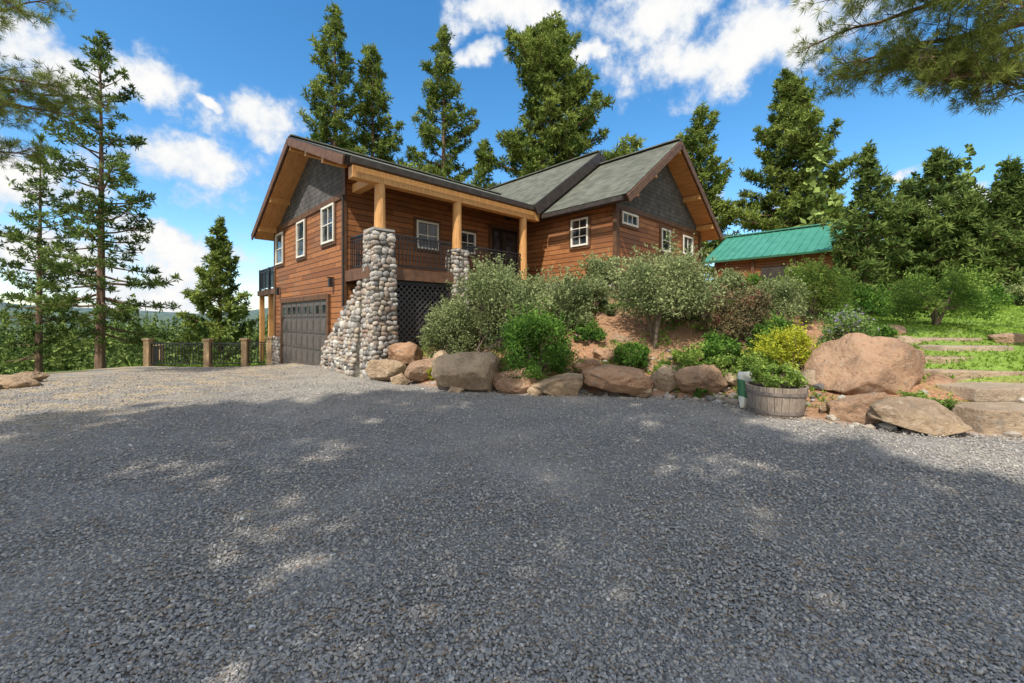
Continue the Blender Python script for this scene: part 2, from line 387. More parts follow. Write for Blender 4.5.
m,nt,out=newmat('gravel_stone'); N=NT(nt)
c=N.ramp(N.attr('var'),[(0,(.20,.188,.174)),(.4,(.29,.274,.253)),(.75,(.37,.348,.318)),(.94,(.45,.40,.335)),(1,(.58,.555,.515))])
N.pbsdf(out,c,.8,None,0,.2)
me=fastmesh('gravel',np.stack([VX,VY,VZ],-1).reshape(-1,3),FF,[m],var=np.repeat(rng.rand(n_),len(ICO1)))
link(bpy.data.objects.new('gravel',me))
# fallen pine needles / twigs lying on the drive
rng=R0(12); n_=2600; Yn=1.5+rng.rand(n_)**1.4*9; Xn=(rng.rand(n_)*2-1)*Yn*1.25; k_=(sdist(Xn,Yn)<-.05); Xn=Xn[k_];Yn=Yn[k_];n_=len(Xn)
a=rng.rand(n_)*6.28; L=rng.uniform(.02,.06,n_); dx=np.cos(a)*L;dy=np.sin(a)*L; wx=-np.sin(a)*.0018;wy=np.cos(a)*.0018; zc=.016
V4=np.stack([np.stack([Xn-dx,Yn-dy,np.full(n_,zc)],-1),np.stack([Xn+wx,Yn+wy,np.full(n_,zc+.004)],-1),np.stack([Xn+dx,Yn+dy,np.full(n_,zc+.002)],-1),np.stack([Xn-wx,Yn-wy,np.full(n_,zc+.003)],-1)],1).reshape(-1,3)
k=np.arange(n_)*4; T4=np.concatenate([np.stack([k,k+1,k+2],-1),np.stack([k,k+2,k+3],-1)])
me=fastmesh('fallen_needles',V4,T4,[simple('dry_needles',(.30,.18,.08),(.48,.32,.16),3,.8,0)]); link(bpy.data.objects.new('fallen_needles',me))

# ------------------------------------------------------------------ trees
def tubes(segs,ns):
    p0=np.array([s[0] for s in segs]);p1=np.array([s[1] for s in segs]);r0=np.array([s[2] for s in segs]);r1=np.array([s[3] for s in segs])
    d=p1-p0; d/=np.linalg.norm(d,axis=1,keepdims=True)+1e-9
    h=np.where(np.abs(d[:,2:3])>.9,np.array([[1.,0,0]]),np.array([[0,0,1.]]))
    a=np.cross(d,h); a/=np.linalg.norm(a,axis=1,keepdims=True); b=np.cross(d,a)
    t=np.arange(ns)*2*np.pi/ns
    ring=a[:,None]*np.cos(t)[None,:,None]+b[:,None]*np.sin(t)[None,:,None]
    A=p0[:,None]+ring*r0[:,None,None]; B=p1[:,None]+ring*r1[:,None,None]
    V=np.concatenate([A,B],1).reshape(-1,3)
    i=np.arange(ns); j=(i+1)%ns
    f=np.concatenate([np.stack([i,j,j+ns],-1),np.stack([i,j+ns,i+ns],-1)])
    T=(f[None]+(np.arange(len(segs))*2*ns)[:,None,None]).reshape(-1,3)
    return V,T
def tufts(C,size,K,width,rng,upb=.35,axis=None,spread=1.0):
    n=len(C); d=rng.normal(size=(n,K,3)); 
    d/=np.linalg.norm(d,axis=2,keepdims=True)
    if axis is not None: d=d*spread+axis[:,None]
    d[...,2]+=upb; d/=np.linalg.norm(d,axis=2,keepdims=True)
    L=size[:,None,None]*rng.uniform(.6,1.15,(n,K,1))
    q=np.cross(d,rng.normal(size=(n,K,3))); q/=np.linalg.norm(q,axis=2,keepdims=True)+1e-9
    base=C[:,None]+d*L*.05; tip=C[:,None]+d*L; wd=width*rng.uniform(.7,1.3,(n,K,1))
    mid=C[:,None]+d*L*.45
    V=np.stack([base,mid+q*wd,tip,mid-q*wd],2).reshape(-1,3)
    k=np.arange(n*K)*4
    T=np.concatenate([np.stack([k,k+1,k+2],-1),np.stack([k,k+2,k+3],-1)])
    return V,T
def combine(name,parts,mats,smooth=False):
    off=0;Vs=[];Ts=[];ms=[];vs=[]
    for V,T,mi,va in parts:
        Vs.append(V);Ts.append(T+off);ms.append(np.full(len(T),mi));vs.append(np.full(len(V),va) if np.isscalar(va) else va); off+=len(V)
    return fastmesh(name,np.concatenate(Vs),np.concatenate(Ts),mats,np.concatenate(ms),np.concatenate(vs),smooth)
def pine(seed,H,R,c0,nb,size=.42,K=12,width=.055,clump=.5,tr=None,mat='needle',top=.12,gap=.0,pw=.75,droop=0,lump=.22):
    rng=R0(seed); tr=tr or H*.012+.05
    bend=rng.uniform(-.3,.3,2)
    ph=rng.rand(4)*6.28
    def axisp(z): 
        f=z/H; return np.array([bend[0]*math.sin(f*2.4),bend[1]*math.sin(f*2.1+.5),z])
    segs=[]; ns=14
    for i in range(ns):
        za=H*i/ns;zb=H*(i+1)/ns; ra=tr*(1-.93*(i/ns))*(1.35 if i==0 else 1); rb=tr*(1-.93*((i+1)/ns))
        segs.append((axisp(za)-np.array([0,0,.6 if i==0 else 0]),axisp(zb),ra,rb))
    Vt,Tt=tubes(segs,9)
    bs=[];C=[];S=[];va=[]
    az=rng.rand()*6
    for i in range(nb):
        x=(i+rng.rand())/nb; x=x**.92; z=H*(c0+(1-c0)*x)*.985
        if rng.rand()<gap: continue
        az+=2.4+rng.uniform(-.5,.5)
        prof=max(top*.6,(1-x)**pw*min(1,.6+x/.3*.4)+.02)
        prof*=1+lump*math.sin(az*2+ph[0]+x*9)+lump*math.sin(x*17+ph[1]+az)*.8
        L=max(.25,R*prof*rng.uniform(.55,1.15))
        el=math.radians(-14-droop+52*x+rng.uniform(-10,10))
        dr=np.array([math.cos(az)*math.cos(el),math.sin(az)*math.cos(el),math.sin(el)])
        p=axisp(z); pts=[p]; nsg=4
        for k in range(nsg):
            dr=dr+np.array([rng.uniform(-.12,.12),rng.uniform(-.12,.12),.10]); dr/=np.linalg.norm(dr)
            pts.append(pts[-1]+dr*L/nsg)
        br=max(.012,.022*L)
        for k in range(nsg): bs.append((pts[k],pts[k+1],br*(1-k/nsg*.8),br*(1-(k+1)/nsg*.8)))
        pts=np.array(pts); nc=max(3,int(L*L*clump*2.2+L*3*clump+2)); side=np.cross(dr,[0,0,1]); side/=np.linalg.norm(side)+1e-9
        vb=rng.uniform(-.25,.25)
        for c in range(nc):
            t=rng.uniform(.28,1)**.8 if L>1 else rng.uniform(.15,1); fi=t*nsg; k=min(nsg-1,int(fi)); q=pts[k]+(pts[k+1]-pts[k])*(fi-k)
            lat=rng.uniform(-1,1)*L*.34*(1.25-t)*1.2
            cc=q+side*lat+np.array([0,0,rng.uniform(-.12,.22)])
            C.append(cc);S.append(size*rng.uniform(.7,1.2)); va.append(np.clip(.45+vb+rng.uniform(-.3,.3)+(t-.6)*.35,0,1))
            if abs(lat)>.25 and rng.rand()<.35: bs.append((q,cc,.012,.006))
    C.append(axisp(H*.995));S.append(size);va.append(.6)
    C=np.array(C);S=np.array(S);va=np.array(va)
    Vb,Tb=tubes(bs,4)
    Vn,Tn=tufts(C,S,K,width,rng)
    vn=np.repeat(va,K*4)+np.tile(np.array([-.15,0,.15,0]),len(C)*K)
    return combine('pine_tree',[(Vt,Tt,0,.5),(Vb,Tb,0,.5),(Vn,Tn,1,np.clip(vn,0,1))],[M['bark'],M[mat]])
def place(me,name,x,y,z=None,rz=0,s=1,sz=None):
    o=link(bpy.data.objects.new(name,me)); o.location=(x,y,H1(x,y)-.05 if z is None else z); o.rotation_euler=(0,0,rz); o.scale=(s,s,sz or s); return o
def tree_at(px,D,topy,wpx,seed,c0,nb,mat='needle',**k):
    x=(px-512)/F*D; z0=H1(x,D); zt=CH+(HY-topy)/F*D; Hh=zt-z0
    me=pine(seed,Hh,wpx/F*D/2,c0,nb,mat=mat,**k); return place(me,'pine_tree',x,D,rz=0)
# behind the house
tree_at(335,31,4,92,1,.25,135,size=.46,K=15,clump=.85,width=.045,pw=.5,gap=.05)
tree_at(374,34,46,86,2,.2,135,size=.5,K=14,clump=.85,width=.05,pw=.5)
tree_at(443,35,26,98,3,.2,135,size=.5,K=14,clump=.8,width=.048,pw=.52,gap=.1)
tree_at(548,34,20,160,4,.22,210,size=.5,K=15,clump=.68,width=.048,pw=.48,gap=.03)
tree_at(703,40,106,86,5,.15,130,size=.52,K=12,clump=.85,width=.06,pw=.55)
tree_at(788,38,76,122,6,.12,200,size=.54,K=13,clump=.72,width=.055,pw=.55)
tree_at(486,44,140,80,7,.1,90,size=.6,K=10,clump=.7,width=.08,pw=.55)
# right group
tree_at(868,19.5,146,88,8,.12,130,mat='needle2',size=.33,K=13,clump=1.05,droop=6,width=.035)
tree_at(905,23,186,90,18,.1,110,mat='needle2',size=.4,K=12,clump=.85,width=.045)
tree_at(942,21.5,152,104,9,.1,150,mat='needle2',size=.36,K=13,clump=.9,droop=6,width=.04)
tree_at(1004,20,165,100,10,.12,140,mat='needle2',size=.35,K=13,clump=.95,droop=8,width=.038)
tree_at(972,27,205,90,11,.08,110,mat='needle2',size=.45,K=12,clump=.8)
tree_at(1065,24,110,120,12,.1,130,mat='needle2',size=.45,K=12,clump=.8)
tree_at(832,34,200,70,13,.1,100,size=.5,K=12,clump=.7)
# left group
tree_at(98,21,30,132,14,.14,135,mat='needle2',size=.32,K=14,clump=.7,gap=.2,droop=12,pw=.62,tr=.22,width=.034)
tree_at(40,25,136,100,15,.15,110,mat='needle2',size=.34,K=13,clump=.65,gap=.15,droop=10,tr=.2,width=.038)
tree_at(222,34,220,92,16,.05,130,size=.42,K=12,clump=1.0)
def bough_tree(seed,x,y,H,boughs,nb,mat='needleN'):
    rng=R0(seed); z0=H1(x,y); segs=[];tr=.26
    for i in range(12):
        segs.append((np.array([0,0,H*i/12-(.5 if i==0 else 0)]),np.array([0,0,H*(i+1)/12]),tr*(1-.9*i/12),tr*(1-.9*(i+1)/12)))
    Vt,Tt=tubes(segs,12); bs=[];C=[];S=[];AX=[];va=[]
    lst=list(boughs)
    for i in range(nb):
        q=i/nb; lst.append((H*(.6+.39*q),rng.rand()*6.28,3.6*(1-q)**.7*rng.uniform(.6,1.1)+.3,.1))
    for z,a,L,dp in lst:
        dr=np.array([math.cos(a),math.sin(a),dp]); dr/=np.linalg.norm(dr); p=np.array([0,0,z]); nsg=9; r=.018*L+.014
        for k in range(nsg):
            d2=dr+np.array([rng.uniform(-.16,.16),rng.uniform(-.16,.16),rng.uniform(-.14,.14)]); d2/=np.linalg.norm(d2); dr=d2*.5+dr*.5
            p2=p+d2*L/nsg; bs.append((p,p2,r*(1-k/nsg*.85),r*(1-(k+1)/nsg*.85)))
            if k>=2:
                for sgn in (-1,1,-1,1):
                    sdv=np.cross(d2,[0,0,1])*sgn; l2=L*.24*(1.15-k/nsg)*rng.uniform(.4,1.15)+.15; q0=p+(p2-p)*rng.rand()
                    dd=sdv*rng.uniform(.4,1)+d2*.8+np.array([0,0,rng.uniform(-.5,.55)]); dd/=np.linalg.norm(dd)
                    m=max(2,int(l2/.24)); pp=q0
                    for j in range(m):
                        dd=dd+rng.normal(size=3)*.18; dd/=np.linalg.norm(dd); pn=pp+dd*l2/m; bs.append((pp,pn,.010*(1-j/m)+.005,.010*(1-(j+1)/m)+.005))
                        vv=rng.uniform(.15,.9); pp=pn
                        if j==m-1: C.append(pn);S.append(rng.uniform(.17,.24));AX.append(dd); va.append(vv)
                        for _ in range(2):
                            e=dd+rng.normal(size=3)*.75; e/=np.linalg.norm(e); pe=pn+e*rng.uniform(.12,.28); bs.append((pn,pe,.006,.004)); C.append(pe);S.append(rng.uniform(.16,.23));AX.append(e);va.append(min(1,vv+rng.uniform(-.1,.25)))
            p=p2
        C.append(p);S.append(.2);AX.append(dr);va.append(.6)
    C=np.array(C);S=np.array(S);AX=np.array(AX);va=np.array(va)
    K=34; Vb,Tb=tubes(bs,4); Vn,Tn=tufts(C,S,K,.0050,rng,.1,AX*.75)
    me=combine('pine_tree',[(Vt,Tt,0,.5),(Vb,Tb,0,.5),(Vn,Tn,1,np.repeat(va,K*4))],[M['bark'],M[mat]])
    return place(me,'pine_tree',x,y,z=z0)
pi=math.pi
bs=[(7.4,pi+.05,4.9,.02),(8.2,pi+.25,5.0,-.08),(8.6,pi-.2,4.7,-.06),(6.6,pi-.1,3.9,-.08),(5.9,pi+.15,3.2,-.02),(6.3,pi+.5,3.4,-.06),(7.7,pi-.45,4.2,-.08),(8.9,pi+.1,5.2,-.10),(7.0,pi+.35,4.0,-.02),(8.0,pi-.05,4.7,-.05),
 (5.6,pi,3.4,.02),(5.25,pi+.3,2.9,.04),(6.1,pi-.35,3.7,-.03),(5.0,pi-.1,2.5,.08)]
bough_tree(31,10.7,8.0,16,bs,8)
bs=[(7.4,.0,4.2,-.05),(8.2,.2,4.5,-.08),(8.9,-.2,4.4,-.05),(6.6,-.1,4.1,-.02),(6.0,.15,3.2,-.05),(7.0,-.45,3.8,-.05),(9.2,.1,4.4,-.10),(8.0,-.5,4,-.08),(7.8,.4,4.3,-.05)]
bough_tree(32,-15.9,10.5,16,bs,6)

# shade trees standing behind the camera
sh=pine(41,20,2.9,.28,80,size=.5,K=13,clump=.36,width=.08,pw=.36,tr=.22,mat='needleS',gap=.12,lump=.3)
sh2=pine(42,20,2.9,.28,80,size=.5,K=13,clump=.36,width=.08,pw=.34,tr=.22,mat='needleS',gap=.12,lump=.3)
kx=-az.x/math.tan(EL); ky=-az.y/math.tan(EL)
for i,(tx,ty,Hh) in enumerate([(-7.0,5.2,18),(-4.8,7.3,20),(-2.5,8.9,21),(-.2,9.3,23),(2.0,9.3,20),(3.7,8.5,21),(4.2,5.2,19),(5.9,2.6,16)]):
    place(sh if i%2 else sh2,'pine_tree',tx-kx*Hh,ty-ky*Hh,rz=i*1.3,s=Hh/20)

# distant forest: one mesh
def lowpine(rng,H,R):
    C=[];S=[]
    m=44
    for i in range(m):
        x=(i+rng.rand())/m; rr=R*(1-x)**.8*rng.uniform(.3,1); a=rng.rand()*6.28
        C.append((rr*math.cos(a),rr*math.sin(a),H*(.1+.9*x)));S.append((.75*(1-x)+.35)*R*.42)
    C=np.array(C);S=np.array(S); V,T=tufts(C,S,7,R*.085,rng,.1); return V,T,np.repeat(rng.uniform(.1,.9,m),28)
protos=[lowpine(R0(100+i),9+i%3*2,2.3) for i in range(6)]
parts=[];rng=R0(77);cnt=0
while cnt<1000:
    a=rng.uniform(-1.05,1.1); r=rng.uniform(48,300)**1.0
    if cnt<260: a=rng.uniform(-1.0,-.45); r=rng.uniform(34,170)
    elif cnt<400: a=rng.uniform(.55,1.05); r=rng.uniform(40,110)
    elif cnt>640: a=rng.uniform(-1.0,-.4); r=rng.uniform(90,420)
    x=math.sin(a)*r;y=math.cos(a)*r
    V,T,va=protos[cnt%6]; s=rng.uniform(.65,1.3); c,s_=math.cos(cnt),math.sin(cnt)
    if a<-.4: s*=.5+.35*min(1,(r-30)/100)
    Vr=np.stack([V[:,0]*c-V[:,1]*s_,V[:,0]*s_+V[:,1]*c,V[:,2]],-1)*s+np.array([x,y,H1(x,y)-.3])
    parts.append((Vr,T,0,np.clip(va+rng.uniform(-.3,.2),0,1))); cnt+=1
me=combine('distant_forest',parts,[M['needleS']]); link(bpy.data.objects.new('distant_forest',me))

# ------------------------------------------------------------------ shrubs
def shrub(name,px,D,wm,hm,mat,seed,n=7000,leaf=.045,lumps=26,stem=False,rise=.0,elong=1.6,z=None,dm=None,spray=.14):
    rng=R0(seed); x=(px-512)/F*D; y=D; z0=H1(x,y) if z is None else z; dm=dm or wm*.85
    C=[];Rr=[]
    for i in range(lumps):
        a=rng.rand()*6.28; rr=math.sqrt(rng.rand())*.85; h=rng.uniform(.1,.88)
        k=math.sqrt(max(0.05,1-(h*1.02-.25)**2*1.1)) 
        C.append((rr*k*wm/2*math.cos(a),rr*k*dm/2*math.sin(a),rise+h*(hm-rise)*(1-.25*rr))); Rr.append(min(wm,hm)*rng.uniform(.10,.24))
    C=np.array(C);Rr=np.array(Rr)
    li=rng.randint(0,lumps,n); d=rng.normal(size=(n,3)); d/=np.linalg.norm(d,axis=1,keepdims=True)
    rad=Rr[li]*rng.uniform(.3,1.15,n)**.7
    Pn=C[li]+d*rad[:,None]*np.array([1.1,1.1,.95])
    spr=rng.rand(n)<spray; ns_=spr.sum(); sid=rng.randint(0,lumps*5,ns_); sdir=rng.normal(size=(lumps*5,3)); sdir[:,2]=np.abs(sdir[:,2])+.3; sdir/=np.linalg.norm(sdir,axis=1,keepdims=True)
    c_=C[sid%lumps]; Pn[spr]=c_+sdir[sid]*(Rr[sid%lumps]*rng.uniform(.8,1.9,ns_))[:,None]+rng.normal(size=(ns_,3))*leaf*.5
    Pn[:,2]=np.maximum(Pn[:,2],.02)
    lv=rng.uniform(.1,.85,lumps)
    dirs=d+rng.normal(size=(n,3))*.6+np.array([0,0,.3]); dirs/=np.linalg.norm(dirs,axis=1,keepdims=True)
    q=np.cross(dirs,rng.normal(size=(n,3))); q/=np.linalg.norm(q,axis=1,keepdims=True)
    L=(leaf*rng.uniform(.6,1.4,n)*elong)[:,None]; wd=(leaf*rng.uniform(.5,1,n)*.5)[:,None]
    V=np.stack([Pn-dirs*L*.5,Pn+q*wd,Pn+dirs*L*.5,Pn-q*wd],1).reshape(-1,3); k=np.arange(n)*4
    T=np.concatenate([np.stack([k,k+1,k+2],-1),np.stack([k,k+2,k+3],-1)])
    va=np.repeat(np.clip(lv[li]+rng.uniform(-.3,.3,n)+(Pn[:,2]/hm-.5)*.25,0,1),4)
    sg=[]
    base=np.array([0,0,-.1])
    if stem:
        for i in range(4):
            b=np.array([rng.uniform(-.08,.08),rng.uniform(-.08,.08),-.1]); t=np.array([rng.uniform(-.3,.3)*wm*.4,rng.uniform(-.3,.3)*wm*.4,rise+hm*.15])
            sg.append((b,t,.055,.035)); 
            for j in range(6): sg.append((t,C[rng.randint(lumps)],.03,.01))
    else:
        for i in range(lumps): sg.append((base+np.array([rng.uniform(-.15,.15)*wm,rng.uniform(-.1,.1)*wm,0]),C[i],.014,.005))
    Vs,Ts=tubes(sg,5)
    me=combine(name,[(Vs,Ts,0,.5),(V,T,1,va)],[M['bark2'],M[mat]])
    return place(me,name,x,y,z=z0,rz=0)
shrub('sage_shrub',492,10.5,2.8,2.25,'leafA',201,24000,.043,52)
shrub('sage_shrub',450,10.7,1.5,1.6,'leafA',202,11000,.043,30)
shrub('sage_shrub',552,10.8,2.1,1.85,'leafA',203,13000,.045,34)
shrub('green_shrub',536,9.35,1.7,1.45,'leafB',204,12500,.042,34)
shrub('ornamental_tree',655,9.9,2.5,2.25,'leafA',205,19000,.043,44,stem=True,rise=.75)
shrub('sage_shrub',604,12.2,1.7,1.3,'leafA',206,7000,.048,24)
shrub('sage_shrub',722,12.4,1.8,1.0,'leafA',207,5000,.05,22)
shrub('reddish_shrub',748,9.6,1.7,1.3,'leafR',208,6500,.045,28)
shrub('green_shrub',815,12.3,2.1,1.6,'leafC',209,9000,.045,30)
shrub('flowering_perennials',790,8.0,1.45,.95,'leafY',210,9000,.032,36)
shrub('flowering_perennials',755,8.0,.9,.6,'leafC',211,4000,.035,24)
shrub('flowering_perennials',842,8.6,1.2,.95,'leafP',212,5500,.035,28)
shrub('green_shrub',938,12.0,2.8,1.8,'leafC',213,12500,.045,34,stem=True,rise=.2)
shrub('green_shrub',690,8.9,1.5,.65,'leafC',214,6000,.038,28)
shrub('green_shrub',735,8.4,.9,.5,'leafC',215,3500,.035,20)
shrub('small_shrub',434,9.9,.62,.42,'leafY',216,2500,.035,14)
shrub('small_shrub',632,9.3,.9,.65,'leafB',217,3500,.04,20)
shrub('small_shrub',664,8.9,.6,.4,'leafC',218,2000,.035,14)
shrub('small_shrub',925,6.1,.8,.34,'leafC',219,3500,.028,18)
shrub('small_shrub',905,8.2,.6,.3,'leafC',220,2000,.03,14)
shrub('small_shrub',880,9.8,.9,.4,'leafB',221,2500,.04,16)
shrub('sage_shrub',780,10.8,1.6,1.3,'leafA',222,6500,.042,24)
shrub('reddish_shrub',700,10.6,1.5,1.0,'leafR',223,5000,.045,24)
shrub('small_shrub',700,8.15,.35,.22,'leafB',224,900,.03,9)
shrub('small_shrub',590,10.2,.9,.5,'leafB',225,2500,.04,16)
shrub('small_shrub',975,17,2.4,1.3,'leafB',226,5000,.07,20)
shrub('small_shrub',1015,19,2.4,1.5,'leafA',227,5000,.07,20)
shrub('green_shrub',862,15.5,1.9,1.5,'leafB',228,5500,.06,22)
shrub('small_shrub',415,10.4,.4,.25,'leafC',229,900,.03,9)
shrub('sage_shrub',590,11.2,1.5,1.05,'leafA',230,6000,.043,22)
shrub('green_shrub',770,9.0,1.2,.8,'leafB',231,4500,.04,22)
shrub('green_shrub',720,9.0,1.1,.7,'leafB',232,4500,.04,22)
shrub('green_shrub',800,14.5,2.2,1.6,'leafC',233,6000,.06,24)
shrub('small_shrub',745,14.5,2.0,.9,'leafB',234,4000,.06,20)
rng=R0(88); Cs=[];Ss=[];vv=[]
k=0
while k<420:
    x=rng.uniform(-2.6,7.5);y=rng.uniform(8.5,13.2); sdd=float(sdist(np.array([x]),np.array([y]))[0])
    if sdd<.25 or x>.42*y+2.6 or y>12.9: continue
    if noise.noise(Vector((x*.9,y*.9,7)))<-.05: continue
    k+=1; z=H1(x,y); r=rng.uniform(.08,.28); g=rng.uniform(.1,.9)
    for _ in range(int(5+r*60)):
        o=rng.normal(size=3)*np.array([r,r,r*.25])*.6; Cs.append((x+o[0],y+o[1],z+abs(o[2])+.03)); Ss.append(rng.uniform(.05,.12)); vv.append(np.clip(g+rng.uniform(-.3,.3),0,1))
Cs=np.array(Cs);Ss=np.array(Ss); Vn,Tn=tufts(Cs,Ss,6,.011,rng,.6)
me=combine('ground_cover',[(Vn,Tn,0,np.repeat(np.array(vv),24))],[M['leafC']]); link(bpy.data.objects.new('ground_cover',me))
rng=R0(9); n_=34000
X=rng.uniform(3.5,24,n_);Y=rng.uniform(6.0,26,n_); s1=sdist(X,Y); keep=(X>(.38*Y+4.0))&(s1>1.0)&(Y>6.6); X=X[keep];Y=Y[keep]
Xe=[];Ye=[]
for _ in range(220):
    t=rng.randint(0,len(EP)-3); f=rng.rand(); p=EP[t]*(1-f)+EP[t+1]*f; q=p+np.array([rng.uniform(-.1,.3),rng.uniform(.15,1.4)])
    for k in range(5): Xe.append(q[0]+rng.normal()*.06);Ye.append(q[1]+rng.normal()*.06)
X=np.concatenate([X,Xe]);Y=np.concatenate([Y,Ye]); Z=hgt(X,Y)
C=np.stack([X,Y,Z],-1); S=rng.uniform(.04,.09,len(C)); 
Vn,Tn=tufts(C,S*(1+.02*Y),5,.009,rng,1.3)
me=combine('grass',[(Vn,Tn,0,np.repeat(rng.rand(len(C)),20))],[M['grass']]); link(bpy.data.objects.new('grass',me))
rng=R0(19); n_=7000; X=rng.uniform(-34,-8,n_);Y=rng.uniform(17.6,34,n_); Z=hgt(X,Y); C=np.stack([X,Y,Z],-1)
Vn,Tn=tufts(C,rng.uniform(.2,.5,n_),6,.03,rng,.8)
me=combine('bank_weeds',[(Vn,Tn,0,np.repeat(rng.rand(len(C)),24))],[M['grass']]); link(bpy.data.objects.new('bank_weeds',me))

# ------------------------------------------------------------------ boulders
def boulder(name,x,y,z,sx,sy,sz,seed,mat='rock',cuts=14,rz=0,rough=1.0):
    rng=R0(seed); v=ICO5.copy()
    for i in range(cuts):
        d=rng.normal(size=3); d/=np.linalg.norm(d); off=rng.uniform(.58,.88)
        t=v@d-off; v=v-np.clip(t,0,None)[:,None]*d*.96
    o=rng.rand(3)*50
    nn=np.array([noise.fractal(Vector(q*1.3+o),1.0,2.1,4) for q in v]); n2=np.array([noise.ridged_multi_fractal(Vector(q*3+o),.9,2.1,3,1,2) for q in v])
    v=v*(1+.13*nn+.03*(n2-1)*rough)[:,None]
    v=v*np.array([sx,sy,sz])/2*1.1
    me=fastmesh(name,v,ICF5,[M[mat]],smooth=True)
    o=link(bpy.data.objects.new(name,me)); o.location=(x,y,z); o.rotation_euler=(rng.uniform(-.1,.1),rng.uniform(-.1,.1),rz); return o
def bpx(px,ybot,ytop,wpx,D,seed,mat='rock',depth=None,**k):
    x=(px-512)/F*D; zb=CH+(HY-ybot)/F*D; zt=CH+(HY-ytop)/F*D; h=(zt-zb)*1.18; wd=wpx/F*D
    boulder('boulder',x,D,zb+(zt-zb)*.46,wd*1.08,(depth or wd*.8),h,seed,mat,**k)
bpx(386,379,358,34,10.6,301); bpx(406,364,340,30,11.0,302,'rockR'); bpx(426,381,361,36,10.0,303,'rockR'); bpx(470,391,352,64,9.2,304)
bpx(516,392,366,42,8.95,305,'rockR'); bpx(560,394,374,54,8.7,306); bpx(618,392,364,64,8.7,307,'rockR'); bpx(664,391,364,32,8.7,308); bpx(704,392,364,56,8.5,309,'rockR')
bpx(862,402,340,96,7.2,310,'rockR'); bpx(866,424,393,58,6.2,311,'rockR'); bpx(918,433,402,72,5.75,312); bpx(812,392,372,28,7.3,313)
bpx(442,372,352,20,10.2,314); bpx(640,352,338,24,10.4,315,'rockR'); bpx(585,372,358,26,9.2,316,'rockR'); bpx(735,384,372,24,8.2,317); bpx(500,352,340,22,10.6,318)
bpx(8,392,376,44,9.6,319); bpx(30,383,372,30,10.6,320); bpx(-30,398,378,50,9,321); bpx(352,376,364,12,12,322)
bpx(892,338,326,24,10.5,323,'rockR'); bpx(600,340,326,26,10.9,324,'rockR'); bpx(538,397,386,20,8.6,325); bpx(640,396,385,22,8.4,326)
bpx(455,395,386,16,8.8,327); bpx(400,384,374,18,9.9,328); bpx(905,352,338,26,9.6,329);bpx(572,338,322,24,11.1,330,'rockR');bpx(622,350,334,22,10.2,331,'rockR');bpx(606,362,348,22,9.7,332,'rockR')
bpx(935,394,376,34,6.9,333,'rockR');bpx(925,374,362,30,7.8,334);bpx(1010,349,334,34,9.4,335,'rockR');bpx(915,362,350,22,8.6,336,'rockR');bpx(828,412,402,18,6.5,337)
rng=R0(61); Vs=[];Ts=[];va=[];off=0
for i in range(900):
    t=rng.randint(0,len(EP)-3); f=rng.rand(); p=EP[t]*(1-f)+EP[t+1]*f; q=p+np.array([rng.uniform(-.2,.4),abs(rng.normal())*.9-.15]); s=rng.uniform(.015,.05) if rng.rand()<.9 else rng.uniform(.05,.10)
    v=ICO1*(1+rng.uniform(-.25,.25,(len(ICO1),1)))*s*np.array([1.2,1,.7])+np.array([q[0],q[1],H1(q[0],q[1])+s*.3]); Vs.append(v);Ts.append(ICF1+off);off+=len(v);va.append(np.full(len(v),rng.rand()*.85))
me=fastmesh('garden_pebbles',np.concatenate(Vs),np.concatenate(Ts),[M['stone']],var=np.concatenate(va)); link(bpy.data.objects.new('garden_pebbles',me))

def slab(x,y,z,sx,sy,sz,seed,rz=0,name='slab'):
    rng=R0(seed)
    mb=MB(); k=13; pts=[]
    for i in range(k):
        a=2*math.pi*i/k; c,s=math.cos(a),math.sin(a); r=1/(abs(c)**5+abs(s)**5)**(1/5)
        r*=rng.uniform(.86,1.06); pts.append((c*r*sx/2,s*r*sy/2))
    mb.hexa([(p[0],p[1],-sz/2) for p in pts],[(p[0]*.97,p[1]*.97,sz/2+rng.uniform(-.01,.01)) for p in pts],M['slab'])
    o=mb.obj(name,None,.025); o.location=(x,y,z); o.rotation_euler=(rng.uniform(-.02,.02),rng.uniform(-.02,.02),rz); return o
steps=empty('stone_steps')
for i,(x,y,z,sx,sy,sz) in enumerate([(6.75,5.75,.12,1.35,.7,.34),(7.5,6.55,.36,1.5,.75,.2),(7.9,7.3,.52,1.6,.8,.18),(8.0,8.2,.68,1.6,.8,.18),(9.6,8.9,.84,1.9,.8,.18),(9.9,9.9,.98,2.0,.8,.16),(8.2,5.6,.14,1.2,.8,.36),(10.8,11.2,1.12,2.2,.8,.16)]):
    o=slab(x,y,z+.03,sx,sy,sz,500+i,rz=.1*math.sin(i*2)); o.parent=steps; o.name='slab_%d'%i

# ------------------------------------------------------------------ HOUSE
ANG=math.atan2(.692,.722)
house=empty('wooden_house',(-4.77,12.12,0),ANG)
wl=MB(); S=M['siding'];G=M['gable']
BELT=5.15
wl.poly([(0,0,-1),(0,7.25,-1),(0,7.25,BELT),(0,0,BELT)][::-1],S)
wl.poly([(0,0,BELT),(0,7.25,BELT),(0,7.25,5.2),(0,2.9,7.38),(0,0,6.2)][::-1],G)
wl.poly([(0,7.25,-1.5),(9,7.25,-1.5),(9,7.25,5.2),(0,7.25,5.2)],S)
wl.poly([(0,0,-1),(7,0,-1),(7,0,6.18),(0,0,6.18)],S)
wl.poly([(7,-4.5,1),(7,-4.5,5.55),(7,0,5.55),(7,0,1)],S)
wl.poly([(7,-4.5,1),(13.6,-4.5,1),(13.6,-4.5,5.25),(7,-4.5,5.25)],S)
wl.poly([(7,-4.5,5.25),(13.6,-4.5,5.25),(13.6,-4.5,5.5),(10.2,-4.5,7.95),(7,-4.5,5.6)],G)
